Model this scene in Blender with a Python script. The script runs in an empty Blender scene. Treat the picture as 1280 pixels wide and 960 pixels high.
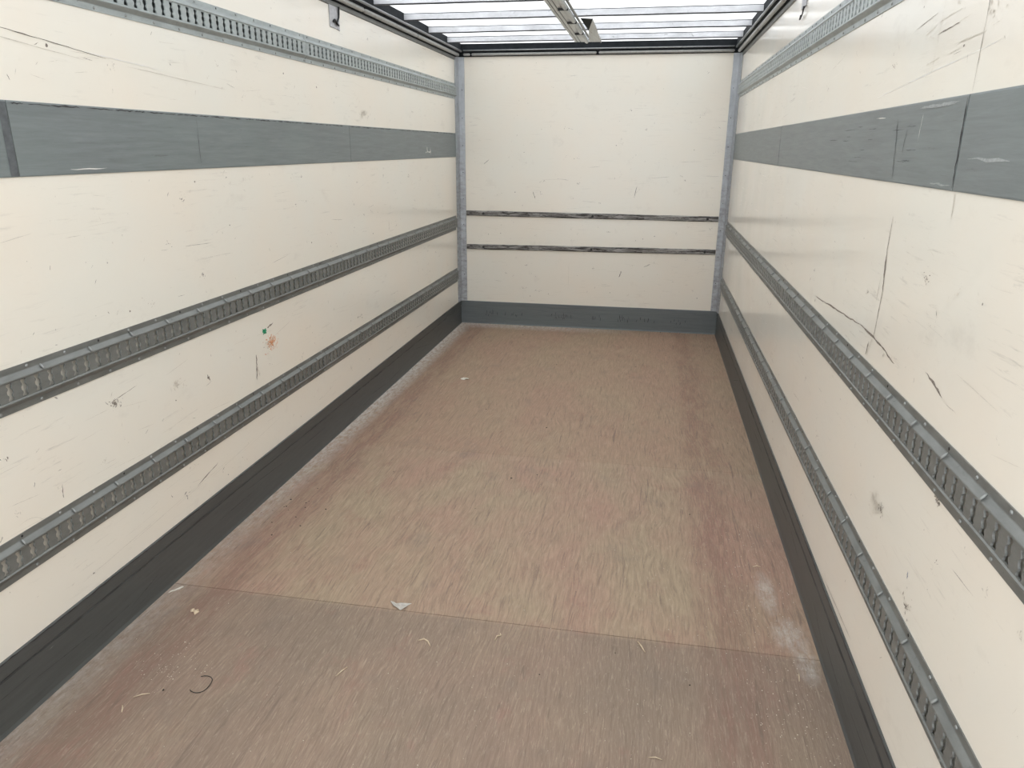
import bpy, bmesh, math, random
from mathutils import Vector, Matrix, noise
random.seed(11)
S = bpy.context.scene
COL = S.collection

# ------------------------------------------------------------ camera, light
F_PX = 913.16
cam_d = bpy.data.cameras.new('camera')
cam = bpy.data.objects.new('camera', cam_d); COL.objects.link(cam)
cam_d.sensor_width = 36.0
cam_d.lens = F_PX / 1280.0 * 36.0
cam_d.clip_start = 0.02
YAW, PIT, ROL = 0.1812, -0.3138, -0.006
mrot = Matrix.Rotation(YAW, 3, 'Z') @ Matrix.Rotation(PIT, 3, 'X') @ Matrix.Rotation(ROL, 3, 'Y')
right, fwd, up = mrot.col[0], mrot.col[1], mrot.col[2]
m4 = Matrix((( right.x, up.x, -fwd.x, 0.5493), (right.y, up.y, -fwd.y, 0.0),
             (right.z, up.z, -fwd.z, 1.6493), (0, 0, 0, 1)))
cam.matrix_world = m4
S.camera = cam

w = bpy.data.worlds.new('overcast_sky'); S.world = w; w.use_nodes = True
wn = w.node_tree.nodes; wl = w.node_tree.links
bg = wn['Background']; bg.inputs[0].default_value = (0.95, 0.98, 1.0, 1); bg.inputs[1].default_value = 1.0
S.view_settings.view_transform = 'Standard'
S.view_settings.look = 'None'
S.view_settings.gamma = 1.0
S.view_settings.use_curve_mapping = False
S.view_settings.exposure = 1.36

# ------------------------------------------------------------ dimensions
X = 1.22; L = 6.847; Y0 = -0.5; ZT = 2.5; XF = 1.165

# ------------------------------------------------------------ node helpers
class NT:
    def __init__(s, name):
        s.m = bpy.data.materials.new(name); s.m.use_nodes = True
        s.n = s.m.node_tree.nodes; s.l = s.m.node_tree.links
        s.b = s.n['Principled BSDF']
        s.co = s.n.new('ShaderNodeTexCoord').outputs['Object']
    def link(s, a, b): s.l.new(a, b)
    def mapping(s, sc=(1, 1, 1), loc=(0, 0, 0), src=None, rot=(0, 0, 0)):
        k = s.n.new('ShaderNodeMapping'); k.inputs['Scale'].default_value = sc
        k.inputs['Location'].default_value = loc; k.inputs['Rotation'].default_value = rot
        s.link(src or s.co, k.inputs[0]); return k.outputs[0]
    def noise(s, vec, scale, detail=4, rough=0.55, dist=0.0):
        k = s.n.new('ShaderNodeTexNoise'); k.inputs['Scale'].default_value = scale
        k.inputs['Detail'].default_value = detail; k.inputs['Roughness'].default_value = rough
        k.inputs['Distortion'].default_value = dist
        s.link(vec, k.inputs['Vector']); return k.outputs[0]
    def ramp(s, f, a, b, lo=0.0, hi=1.0):
        k = s.n.new('ShaderNodeMapRange'); k.clamp = True
        k.inputs[1].default_value = a; k.inputs[2].default_value = b
        k.inputs[3].default_value = lo; k.inputs[4].default_value = hi
        s.link(f, k.inputs[0]); return k.outputs[0]
    def math(s, op, a, b=0.0, c=0.0):
        k = s.n.new('ShaderNodeMath'); k.operation = op
        for i, v in enumerate((a, b, c)):
            if hasattr(v, 'is_output'): s.link(v, k.inputs[i])
            else: k.inputs[i].default_value = v
        return k.outputs[0]
    def mix(s, f, a, b):
        k = s.n.new('ShaderNodeMix'); k.data_type = 'RGBA'
        for i, v in ((0, f), (6, a), (7, b)):
            if hasattr(v, 'is_output'): s.link(v, k.inputs[i])
            elif i == 0: k.inputs[0].default_value = v
            else: k.inputs[i].default_value = (*v, 1)
        return k.outputs[2]
    def sep(s, vec=None):
        k = s.n.new('ShaderNodeSeparateXYZ'); s.link(vec or s.co, k.inputs[0]); return k.outputs
    def bump(s, h, strength, dist=0.01):
        k = s.n.new('ShaderNodeBump'); k.inputs['Strength'].default_value = strength
        k.inputs['Distance'].default_value = dist
        s.link(h, k.inputs['Height']); s.link(k.outputs[0], s.b.inputs['Normal'])
    def out(s, color=None, rough=0.5, metal=0.0, spec=0.5):
        if color is not None:
            if hasattr(color, 'is_output'): s.link(color, s.b.inputs['Base Color'])
            else: s.b.inputs['Base Color'].default_value = (*color, 1)
        if hasattr(rough, 'is_output'): s.link(rough, s.b.inputs['Roughness'])
        else: s.b.inputs['Roughness'].default_value = rough
        s.b.inputs['Metallic'].default_value = metal
        s.b.inputs['Specular IOR Level'].default_value = spec
        return s.m

def paint(name, c, var=0.12, rough=0.6, scale=30, metal=0.0, spec=0.4, stretch=(1, 1, 1)):
    t = NT(name)
    f = t.noise(t.mapping(stretch), scale, 5, 0.6)
    f = t.ramp(f, 0.3, 0.7)
    return t.out(t.mix(f, tuple(v * (1 - var) for v in c), tuple(min(1, v * (1 + var)) for v in c)), rough, metal, spec)

def panel_mat(name, base, back=False):
    """glossy cream laminate with faint yellowing, pinkish blotches and fine rubbed scratches"""
    t = NT(name)
    along = (6.0, 1, 26) if back else (26, 2.2, 26)
    if back: along = (2.2, 26, 26)
    big = t.ramp(t.noise(t.co, 1.6, 3), 0.35, 0.7)
    c = t.mix(big, base, (base[0] * 1.03, base[1] * 0.985, base[2] * 0.955))
    # fine horizontal rub marks, only inside scuffed zones
    zone = t.ramp(t.noise(t.mapping(loc=(3, 1, 7)), 2.3, 3), 0.47, 0.66)
    s1 = t.ramp(t.noise(t.mapping(along, (1, 2, 3)), 2.6, 6, 0.72, 0.5), 0.575, 0.68)
    s1 = t.math('MULTIPLY', s1, zone)
    c = t.mix(t.math('MULTIPLY', s1, 0.34), c, (0.33, 0.30, 0.27))
    # small specks and nicks
    s2 = t.ramp(t.noise(t.mapping((1, 1, 1), (9, 4, 2)), 34, 3, 0.6, 1.2), 0.715, 0.745)
    zone2 = t.ramp(t.noise(t.mapping(loc=(13, 6, 1)), 1.9, 2), 0.42, 0.6)
    c = t.mix(t.math('MULTIPLY', t.math('MULTIPLY', s2, zone2), 0.7), c, (0.16, 0.14, 0.13))
    # faint smudges
    s3 = t.ramp(t.noise(t.mapping((1, 0.6, 1), (2, 8, 5)), 6.5, 6, 0.7), 0.60, 0.76)
    c = t.mix(t.math('MULTIPLY', s3, 0.16), c, (0.42, 0.37, 0.32))
    r = t.ramp(t.noise(t.co, 3, 3), 0.3, 0.7, 0.15, 0.20)
    t.bump(t.noise(t.mapping((1, 0.5, 1)), 2.5, 2), 0.05, 0.01)
    return t.out(c, r, 0, 0.5)

def plate_mat(name, base, horizontal_y=True, dark=(0.035, 0.037, 0.04), rough=0.42, amount=0.75):
    """grey painted plate, rubbed with long scratches"""
    t = NT(name)
    sc = (30, 2.0, 30) if horizontal_y else (2.0, 30, 30)
    n1 = t.ramp(t.noise(t.mapping(sc), 2.2, 6, 0.7, 0.4), 0.3, 0.75)
    c = t.mix(n1, tuple(v * 0.82 for v in base), tuple(v * 1.18 for v in base))
    big = t.ramp(t.noise(t.co, 2.0, 3), 0.35, 0.7)
    c = t.mix(t.math('MULTIPLY', big, 0.35), c, (base[0] * 1.1, base[1] * 1.18, base[2] * 1.12))
    s1 = t.ramp(t.noise(t.mapping(sc, (4, 4, 4)), 2.4, 5, 0.75, 0.3), 0.63, 0.70)
    c = t.mix(t.math('MULTIPLY', s1, amount), c, dark)
    s2 = t.ramp(t.noise(t.mapping(sc, (14, 4, 9)), 2.4, 5, 0.75, 0.3), 0.69, 0.74)
    c = t.mix(t.math('MULTIPLY', s2, 0.35), c, (0.55, 0.56, 0.55))
    return t.out(c, rough, 0, 0.45)

def floor_mat():
    t = NT('worn_plywood')
    x, y, z = t.sep()
    # grain along the bed with the swirl of rotary cut veneer
    warp = t.noise(t.mapping((2.2, 0.8, 1)), 1.3, 3)
    gx = t.math('MULTIPLY_ADD', warp, 0.20, x)
    cv = t.n.new('ShaderNodeCombineXYZ')
    t.link(gx, cv.inputs[0]); t.link(t.math('MULTIPLY', y, 0.055), cv.inputs[1]); t.link(z, cv.inputs[2])
    grain = t.noise(cv.outputs[0], 130, 6, 0.72, 0.3)
    grain2 = t.noise(t.mapping((70, 9, 1), (2, 3, 0)), 2.4, 6, 0.75, 0.6)
    # tone zones: tan worn middle, reddish paint left, greyer near the doors
    big = t.ramp(t.noise(t.mapping((1.5, 0.8, 1)), 1.5, 5, 0.6, 0.3), 0.36, 0.62)
    c = t.mix(big, (0.420, 0.265, 0.200), (0.405, 0.312, 0.215))
    near = t.ramp(y, 2.20, 2.235, 1.0, 0.0)
    nn = t.ramp(t.noise(t.mapping(loc=(5, 5, 5)), 2.2, 5, 0.6), 0.3, 0.6, 0.55, 1.0)
    c = t.mix(t.math('MULTIPLY', t.math('MULTIPLY', near, nn), 0.85), c, (0.245, 0.188, 0.147))
    midb = t.math('MULTIPLY', t.ramp(y, 3.70, 3.73), 0.5)
    c = t.mix(midb, c, (0.385, 0.262, 0.180))
    # remains of the dark red anti slip coat in two lanes
    ax = t.math('ABSOLUTE', t.math('MULTIPLY_ADD', t.noise(t.mapping((3, 3, 1)), 3, 4), 0.10, x))
    lane = t.math('MULTIPLY', t.ramp(ax, 0.84, 0.92), t.ramp(ax, 1.10, 0.99))
    rn = t.ramp(t.noise(t.mapping((9, 1.4, 1), (7, 1, 0)), 2.0, 6, 0.7, 0.2), 0.36, 0.54)
    c = t.mix(t.math('MULTIPLY', t.math('MULTIPLY', lane, rn), 0.50), c, (0.230, 0.112, 0.092))
    rn2 = t.ramp(t.noise(t.mapping((3, 2, 1), (1, 8, 0)), 2.1, 6, 0.7), 0.56, 0.68)
    c = t.mix(t.math('MULTIPLY', rn2, 0.45), c, (0.33, 0.175, 0.140))
    # grain tone
    g = t.ramp(grain, 0.38, 0.62, 0.0, 1.0)
    c = t.mix(t.math('MULTIPLY', t.math('SUBTRACT', 1.0, g), 0.55), c, (0.185, 0.135, 0.10))
    g2 = t.ramp(grain2, 0.52, 0.72)
    c = t.mix(t.math('MULTIPLY', g2, 0.45), c, (0.56, 0.46, 0.36))
    g3 = t.ramp(t.noise(t.mapping((42, 2.2, 1), (8, 3, 0)), 1.5, 5, 0.75, 1.0), 0.565, 0.66)
    c = t.mix(t.math('MULTIPLY', g3, 0.62), c, (0.17, 0.125, 0.10))
    # grey dirt blotches
    d = t.ramp(t.noise(t.mapping((1.3, 1, 1), (3, 9, 0)), 4.2, 4, 0.6), 0.58, 0.74)
    c = t.mix(t.math('MULTIPLY', d, 0.38), c, (0.20, 0.165, 0.14))
    # pale dust gathered along the left edge, the front edge, and two spills by the right edge
    dn = t.ramp(t.noise(t.mapping((2, 0.8, 1)), 22, 6, 0.85), 0.38, 0.62)
    dl = t.math('MULTIPLY', t.ramp(x, -1.07, -1.19), t.ramp(y, 2.4, 4.6, 0.35, 1.35))
    db = t.math('MULTIPLY', t.ramp(y, L - 0.22, L - 0.06), t.ramp(x, 0.5, -0.4, 0.05, 1.0))
    dust = t.math('MAXIMUM', dl, db)
    for px, py, rx, ry in ((1.085, 2.60, 0.045, 0.17), (1.16, 2.20, 0.045, 0.13), (1.13, 2.34, 0.07, 0.12)):
        dx = t.math('DIVIDE', t.math('SUBTRACT', x, px), rx); dy = t.math('DIVIDE', t.math('SUBTRACT', y, py), ry)
        q = t.math('ADD', t.math('MULTIPLY', dx, dx), t.math('MULTIPLY', dy, dy))
        dust = t.math('MAXIMUM', dust, t.ramp(q, 1.0, 0.0, 0.0, 0.62))
    dust = t.math('MULTIPLY', dust, dn)
    c = t.mix(t.math('MINIMUM', t.math('MULTIPLY', dust, 0.95), 0.85), c, (0.60, 0.57, 0.53))
    # saw dust specks
    sp = t.ramp(t.noise(t.mapping((1, 1, 1), (1, 1, 1)), 150, 2, 0.5), 0.74, 0.78)
    c = t.mix(t.math('MULTIPLY', sp, 0.5), c, (0.50, 0.42, 0.32))
    t.bump(grain, 0.15, 0.002)
    return t.out(c, t.ramp(grain2, 0.3, 0.7, 0.55, 0.75), 0, 0.3)

def roof_mat():
    t = NT('translucent_glassfibre_sheet')
    for nd in list(t.n):
        if nd.type == 'BSDF_PRINCIPLED': t.n.remove(nd)
    tr = t.n.new('ShaderNodeBsdfTranslucent'); df = t.n.new('ShaderNodeBsdfDiffuse'); ad = t.n.new('ShaderNodeMixShader')
    n = t.ramp(t.noise(t.mapping((1, 4, 1)), 7, 6, 0.7), 0.3, 0.75)
    c = t.mix(n, (0.90, 0.91, 0.92), (0.97, 0.97, 0.98))
    n2 = t.ramp(t.noise(t.mapping((1, 1, 1)), 45, 4, 0.7), 0.62, 0.72)
    c = t.mix(t.math('MULTIPLY', n2, 0.10), c, (0.5, 0.5, 0.52))
    t.link(c, tr.inputs[0]); t.link(c, df.inputs[0])
    ad.inputs[0].default_value = 0.25
    t.link(tr.outputs[0], ad.inputs[1]); t.link(df.outputs[0], ad.inputs[2])
    out = [k for k in t.n if k.type == 'OUTPUT_MATERIAL'][0]
    t.link(ad.outputs[0], out.inputs[0])
    return t.m

def batten_mat():
    t = NT('worn_black_steel_strip')
    n = t.ramp(t.noise(t.mapping((2.2, 1, 34), (0, 0, 0)), 2.5, 6, 0.8, 0.8), 0.46, 0.54)
    c = t.mix(n, (0.018, 0.014, 0.012), (0.34, 0.33, 0.315))
    b = t.ramp(t.noise(t.mapping((2, 1, 8), (5, 0, 0)), 3, 4, 0.7), 0.5, 0.65)
    c = t.mix(t.math('MULTIPLY', b, 0.6), c, (0.06, 0.048, 0.04))
    return t.out(c, 0.5, 0, 0.4)

def galv_mat(name, base, scale=40, rough=0.45, stretch=(1, 1, 0.25)):
    t = NT(name)
    n = t.ramp(t.noise(t.mapping(stretch), scale, 6, 0.7), 0.3, 0.7)
    c = t.mix(n, tuple(v * 0.78 for v in base), tuple(v * 1.15 for v in base))
    d = t.ramp(t.noise(t.mapping((1, 1, 1), (4, 2, 1)), scale * 1.3, 4, 0.7), 0.64, 0.72)
    c = t.mix(t.math('MULTIPLY', d, 0.6), c, tuple(v * 0.35 for v in base))
    return t.out(c, rough, 0.25, 0.5)

def post_mat():
    t = NT('zinc_post_with_rubbed_dirt')
    n = t.ramp(t.noise(t.mapping((1, 1, 0.35)), 22, 6, 0.7), 0.3, 0.7)
    c = t.mix(n, (0.33, 0.35, 0.38), (0.47, 0.50, 0.53))
    x, y, z = t.sep()
    d = t.ramp(t.noise(t.mapping((1, 1, 2.5), (4, 2, 1)), 14, 6, 0.75), 0.44, 0.66)
    d = t.math('MULTIPLY', d, t.ramp(z, 1.75, 0.9, 0.12, 0.6))
    c = t.mix(d, c, (0.15, 0.125, 0.115))
    return t.out(c, 0.42, 0.2, 0.5)

M = {
    'side_l': panel_mat('cream_side_panel', (0.842, 0.812, 0.730)),
    'back': panel_mat('cream_front_panel', (0.842, 0.812, 0.730), True),
    'band': plate_mat('grey_wall_band', (0.190, 0.212, 0.215), amount=0.5, dark=(0.09, 0.095, 0.10)),
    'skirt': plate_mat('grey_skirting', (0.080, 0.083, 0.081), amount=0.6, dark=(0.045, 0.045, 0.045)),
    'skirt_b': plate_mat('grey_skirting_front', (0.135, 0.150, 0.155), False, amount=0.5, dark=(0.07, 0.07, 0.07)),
    'slot_shade': paint('dark_slot_shade', (0.085, 0.095, 0.095), 0.3, 0.7, 40),  # shade inside the upper rail slots, put into a dark colour
    'seam': paint('dark_seam_grime', (0.05, 0.05, 0.052), 0.3, 0.7),
    'scuff': paint('dark_scuff', (0.235, 0.20, 0.17), 0.6, 0.8, 160),
    'scuff_l': paint('faint_scuff', (0.60, 0.555, 0.48), 0.2, 0.6, 150),
    'seam2': paint('greyed_seam', (0.115, 0.125, 0.132), 0.3, 0.6),
    'faint_w': paint('faint_white_rub', (0.36, 0.38, 0.38), 0.2, 0.6, 150),
    'scrape': paint('bare_pale_scrape', (0.80, 0.78, 0.74), 0.08, 0.6, 150),
    'green': paint('green_paint_mark', (0.02, 0.30, 0.15), 0.3, 0.5, 120),
    'orange': paint('orange_scrape', (0.72, 0.36, 0.20), 0.3, 0.7, 120),
    'blue': paint('blue_ink_mark', (0.03, 0.10, 0.28), 0.2, 0.5, 120),
    'rail_up': galv_mat('zinc_rail_upper_lit', (0.37, 0.405, 0.40), 35, 0.4, (1, 0.3, 1)),  # same zinc as below, lightened: the light from above is in the colour
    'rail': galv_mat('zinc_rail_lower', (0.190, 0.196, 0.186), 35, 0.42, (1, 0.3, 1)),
    'rivet': paint('zinc_rivet', (0.30, 0.31, 0.30), 0.2, 0.35, 80, 0.4),
    'rivet_b': paint('worn_zinc_stud', (0.30, 0.31, 0.30), 0.2, 0.4, 80, 0.4),
    'post': post_mat(),
    'cant': paint('dark_roof_rail', (0.020, 0.023, 0.026), 0.25, 0.7, 20, 0.0, 0.08),
    'bead': galv_mat('aluminium_bead', (0.40, 0.40, 0.385), 50, 0.4, (1, 1, 1)),
    'bead2': galv_mat('aluminium_lip', (0.30, 0.31, 0.315), 50, 0.3, (1, 1, 1)),
    'bow': galv_mat('pale_roof_bow', (0.70, 0.71, 0.74), 12, 0.45, (0.5, 1, 1)),
    'alu': galv_mat('aluminium_profile', (0.52, 0.55, 0.55), 40, 0.35, (1, 0.1, 1)),
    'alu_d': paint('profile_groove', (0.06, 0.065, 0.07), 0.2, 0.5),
    'black': paint('black_steel', (0.015, 0.015, 0.016), 0.2, 0.45),
    'ply_edge': paint('dark_gap', (0.03, 0.022, 0.018), 0.2, 0.9),
    'floor': floor_mat(),
    'roof': roof_mat(),
    'batten': batten_mat(),
    'brk': galv_mat('stained_bracket_steel', (0.50, 0.50, 0.52), 55, 0.5, (1, 1, 1)),
    'paper': paint('torn_paper', (0.72, 0.68, 0.60), 0.08, 0.8, 60),
    'film': paint('grey_plastic_film', (0.50, 0.47, 0.43), 0.1, 0.4, 60),
    'wood': paint('pale_splinter_wood', (0.62, 0.50, 0.36), 0.15, 0.8, 90),
    'dust': paint('pale_wood_dust', (0.62, 0.55, 0.45), 0.2, 0.9, 300),
    'crumb': paint('dark_rubber_crumb', (0.02, 0.017, 0.015), 0.3, 0.8, 300),
}

# ------------------------------------------------------------ object helpers
def mk(name, verts, faces, mats, parent=None, midx=None, smooth=False, loc=None):
    me = bpy.data.meshes.new(name)
    me.from_pydata([tuple(v) for v in verts], [], faces)
    for m in (mats if isinstance(mats, (list, tuple)) else [mats]): me.materials.append(m)
    if midx: me.polygons.foreach_set('material_index', midx)
    if smooth: me.polygons.foreach_set('use_smooth', [True] * len(me.polygons))
    me.update()
    o = bpy.data.objects.new(name, me); COL.objects.link(o)
    if parent: o.parent = parent
    if loc: o.location = loc
    return o

def tag(o, label=None, cat=None, group=None, kind=None):
    if label: o['label'] = label
    if cat: o['category'] = cat
    if group: o['group'] = group
    if kind: o['kind'] = kind
    return o

def empty(name, loc, label, cat, group=None, rz=0.0):
    o = bpy.data.objects.new(name, None); COL.objects.link(o); o.location = loc
    o.rotation_euler = (0, 0, rz); o.empty_display_size = 0.05
    return tag(o, label, cat, group)

def struct(o, label):
    o['kind'] = 'structure'; o['label'] = label; return o

class MB:
    """collects geometry for ONE mesh"""
    def __init__(s): s.v = []; s.f = []; s.m = []
    def add(s, v, f, m=0):
        k = len(s.v); s.v += [tuple(a) for a in v]; s.f += [tuple(i + k for i in a) for a in f]; s.m += [m] * len(f)
    def box(s, x0, x1, y0, y1, z0, z1, m=0):
        s.add([(x0, y0, z0), (x1, y0, z0), (x1, y1, z0), (x0, y1, z0), (x0, y0, z1), (x1, y0, z1), (x1, y1, z1), (x0, y1, z1)],
              [(0, 3, 2, 1), (4, 5, 6, 7), (0, 1, 5, 4), (1, 2, 6, 5), (2, 3, 7, 6), (3, 0, 4, 7)], m)
    def extr_y(s, prof, y0, y1, m=0, ny=1, wob=None, closed=True):
        """prof: (x,z) outline swept along y"""
        n = len(prof); v = []
        for j in range(ny + 1):
            y = y0 + (y1 - y0) * j / ny
            for i, (x, z) in enumerate(prof):
                dx, dz = wob(i, y) if wob else (0, 0)
                v.append((x + dx, y, z + dz))
        f = []
        for j in range(ny):
            for i in range(n if closed else n - 1):
                a = j * n + i; b = j * n + (i + 1) % n
                f.append((a, b, b + n, a + n))
        if closed:
            f.append(tuple(range(n))[::-1]); f.append(tuple(ny * n + i for i in range(n)))
        s.add(v, f, m)
    def extr_x(s, prof, x0, x1, m=0, nx=1, wob=None):
        """prof: (y,z) outline swept along x"""
        n = len(prof); v = []
        for j in range(nx + 1):
            x = x0 + (x1 - x0) * j / nx
            for i, (y, z) in enumerate(prof):
                dy, dz = wob(i, x) if wob else (0, 0)
                v.append((x, y + dy, z + dz))
        f = []
        for j in range(nx):
            for i in range(n):
                a = j * n + i; b = j * n + (i + 1) % n
                f.append((a, b, b + n, a + n))
        f.append(tuple(range(n))[::-1]); f.append(tuple(nx * n + i for i in range(n)))
        s.add(v, f, m)
    def extr_z(s, prof, z0, z1, m=0, nz=1, wob=None):
        n = len(prof); v = []
        for j in range(nz + 1):
            z = z0 + (z1 - z0) * j / nz
            for i, (x, y) in enumerate(prof):
                dx, dy = wob(i, z) if wob else (0, 0)
                v.append((x + dx, y + dy, z))
        f = []
        for j in range(nz):
            for i in range(n):
                a = j * n + i; b = j * n + (i + 1) % n
                f.append((a, b, b + n, a + n))
        f.append(tuple(range(n))[::-1]); f.append(tuple(nz * n + i for i in range(n)))
        s.add(v, f, m)
    def tube(s, pts, r, m=0, k=8):
        pts = [Vector(p) for p in pts]; v = []; f = []
        rr = r if isinstance(r, (list, tuple)) else [r] * len(pts)
        for i, p in enumerate(pts):
            t = (pts[min(i + 1, len(pts) - 1)] - pts[max(i - 1, 0)]).normalized()
            a = t.orthogonal().normalized() if i == 0 else (a - t * a.dot(t)).normalized()
            b = t.cross(a)
            for j in range(k):
                g = 2 * math.pi * j / k; v.append(p + (a * math.cos(g) + b * math.sin(g)) * rr[i])
        for i in range(len(pts) - 1):
            for j in range(k):
                f.append((i * k + j, i * k + (j + 1) % k, (i + 1) * k + (j + 1) % k, (i + 1) * k + j))
        f.append(tuple(range(k))[::-1]); f.append(tuple((len(pts) - 1) * k + j for j in range(k)))
        s.add(v, f, m)
    def build(s, name, mats, parent=None, smooth=False, loc=None):
        o = mk(name, s.v, s.f, mats, parent, s.m, smooth, loc)
        bm = bmesh.new(); bm.from_mesh(o.data)
        bmesh.ops.recalc_face_normals(bm, faces=bm.faces); bm.to_mesh(o.data); bm.free()
        return o

# ------------------------------------------------------------ setting: floor
mb = MB()
mb.box(-X, X, Y0, L, -0.06, -0.019, 1)
edges = [Y0, 0.722, 2.222, 3.722, L]
for a, b in zip(edges, edges[1:]):
    ga, gb = ((0.0005 if q > 3 else 0.0014) for q in (a, b))
    mb.box(-X, X, a + (ga if a > Y0 else 0), b - (gb if b < L else 0), -0.019, 0.0, 0)
struct(mb.build('floor', [M['floor'], M['ply_edge']]), 'worn brown plywood load floor with board joints across it')

# ------------------------------------------------------------ setting: walls, with their scuffs as paint-thin geometry of the wall mesh
def ragged(rs, p0, p1, wdt, n=8, bow=0.0):
    """outline strip of a scuff from p0 to p1 in wall coordinates (u, v)"""
    (u0, v0), (u1, v1) = p0, p1
    du, dv = u1 - u0, v1 - v0; ln = math.hypot(du, dv) + 1e-9; nu, nv = -dv / ln, du / ln
    L_, R_ = [], []
    for i in range(n + 1):
        t = i / n; k = math.sin(math.pi * t) * bow
        jit = rs.uniform(-.25, .25) * wdt
        hw = wdt * 0.38 * (0.15 + 0.85 * math.sin(math.pi * min(1, max(0, t))) ** 0.5) * rs.uniform(0.35, 1.25)
        cu, cv = u0 + du * t + nu * (k + jit), v0 + dv * t + nv * (k + jit)
        L_.append((cu + nu * hw, cv + nv * hw)); R_.append((cu - nu * hw, cv - nv * hw))
    pts = L_ + R_
    fs = [(i, i + 1, n + 2 + i, n + 1 + i) for i in range(n)]
    return pts, fs

LAYER = [0.0]
def mark(mb, to3, rs, p0, p1, wdt, m, n=8, bow=0.0):
    LAYER[0] = (LAYER[0] + 0.000017) % 0.0006
    pts, fs = ragged(rs, p0, p1, wdt, n, bow)
    mb.add([to3(u, v) for u, v in pts], fs, m)

def patch(mb, to3, rs, c, ru, rv, m, cnt=30, size=0.006):
    for _ in range(cnt):
        a = rs.uniform(0, 6.283); r = abs(rs.gauss(0, 0.45))
        u, v = c[0] + ru * r * math.cos(a), c[1] + rv * r * math.sin(a)
        s = size * rs.uniform(0.3, 1.3); g = rs.uniform(0, 3.14)
        mark(mb, to3, rs, (u, v), (u + s * math.cos(g), v + s * math.sin(g)), s * 0.45, m, 3)

def blob(mb, to3, rs, c, ru, rv, m, k=14, rough=0.3):
    pts = []
    for i in range(k):
        a = 6.283 * i / k; q = 1 + rs.uniform(-rough, rough)
        pts.append(to3(c[0] + ru * q * math.cos(a), c[1] + rv * q * math.sin(a)))
    mb.add(pts, [tuple(range(k))], m)

WM = [None, M['scuff'], M['scuff_l'], M['scrape'], M['green'], M['orange'], M['blue'], M['seam']]
def random_marks(mb, to3, rs, u0, u1, vbands, n):
    for _ in range(n):
        v0, v1, wgt = rs.choices(vbands, [b[2] for b in vbands])[0]
        u = rs.uniform(u0, u1); v = rs.uniform(v0 + 0.02, v1 - 0.02)
        kind = rs.random()
        if kind < 0.45:      # tick
            ln = rs.uniform(0.006, 0.022); g = rs.gauss(1.35, 0.6)
            mark(mb, to3, rs, (u, v), (u + ln * math.cos(g), min(v1 - .004, v + ln * math.sin(g))), rs.uniform(.0012, .0035), rs.choice((1, 2)), 4)
        elif kind < 0.75:    # long faint rub
            ln = rs.uniform(0.04, 0.22); g = rs.gauss(0.0, 0.12)
            vv = v + ln * math.sin(g)
            if v0 + .005 < vv < v1 - .005:
                mark(mb, to3, rs, (u, v), (min(u + ln * math.cos(g), u1), vv), rs.uniform(.001, .0022), rs.choice((2, 2, 2, 1)), 9)
        elif kind < 0.93:    # cluster of nicks
            if v0 + .04 < v < v1 - .04: patch(mb, to3, rs, (u, v), 0.03, 0.02, rs.choice((1, 2)), rs.randint(4, 12), 0.008)
        else:
            blob(mb, to3, rs, (u, v), rs.uniform(.002, .005), rs.uniform(.002, .006), 1, 7)

OFF = 0.0004
# left wall
rs = random.Random(5)
mb = MB(); mb.box(-X - 0.04, -X, Y0, L + 0.04, -0.06, 2.42)
tl = lambda u, v: (-X + OFF + LAYER[0], u, v)
vb = [(0.23, 0.41, 1), (0.56, 0.90, 2.3), (1.05, 1.55, 3), (1.78, 2.04, 2.6), (2.2, 2.38, 0.3)]
random_marks(mb, tl, rs, 1.5, 6.7, vb, 420)
blob(mb, tl, rs, (3.115, 0.808), 0.020, 0.016, 4, 16, 0.4)
mark(mb, tl, rs, (3.14, 0.815), (3.20, 0.83), 0.012, 1, 6)
patch(mb, tl, rs, (3.17, 0.735), 0.075, 0.055, 5, 150, 0.014)
patch(mb, tl, rs, (3.13, 0.72), 0.06, 0.06, 1, 12, 0.008)
mark(mb, tl, rs, (3.18, 0.76), (3.38, 0.80), 0.003, 2, 10)
mark(mb, tl, rs, (3.02, 0.72), (3.00, 0.60), 0.012, 1, 10)
mark(mb, tl, rs, (3.01, 0.68), (3.03, 0.61), 0.010, 2, 10)
patch(mb, tl, rs, (2.08, 0.80), 0.040, 0.026, 1, 60, 0.008)           # black smudge near frame edge
mark(mb, tl, rs, (2.06, 0.81), (2.20, 0.83), 0.003, 1, 8)
mark(mb, tl, rs, (2.62, 0.74), (2.64, 0.71), 0.014, 1, 6)
mark(mb, tl, rs, (1.80, 0.63), (1.795, 0.585), 0.005, 1, 6)
mark(mb, tl, rs, (1.70, 1.97), (2.30, 1.915), 0.004, 1, 22)
mark(mb, tl, rs, (1.75, 1.94), (2.2, 1.90), 0.003, 2, 16)
mark(mb, tl, rs, (2.2, 1.925), (2.6, 1.905), 0.004, 3, 10)
mark(mb, tl, rs, (2.4, 1.90), (3.0, 1.87), 0.003, 2, 16)
patch(mb, tl, rs, (4.55, 1.83), 0.09, 0.03, 2, 60, 0.018)
patch(mb, tl, rs, (5.0, 2.0), 0.05, 0.03, 2, 36, 0.014)
patch(mb, tl, rs, (2.42, 0.76), 0.04, 0.03, 2, 26, 0.012)
mark(mb, tl, rs, (4.9, 1.16), (4.9, 1.10), 0.006, 1, 6)
mark(mb, tl, rs, (2.46, 0.31), (2.62, 0.345), 0.006, 1, 10)
mark(mb, tl, rs, (1.62, 0.58), (1.72, 0.54), 0.002, 2, 10, 0.02)
for k in range(5):
    u = 1.8 + k * 0.25; mark(mb, tl, rs, (u, 0.27 + 0.01 * k), (u + 0.4, 0.30 + 0.012 * k), 0.002, 2, 12)
patch(mb, tl, rs, (4.3, 0.62), 0.09, 0.02, 1, 14, 0.014)
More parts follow.
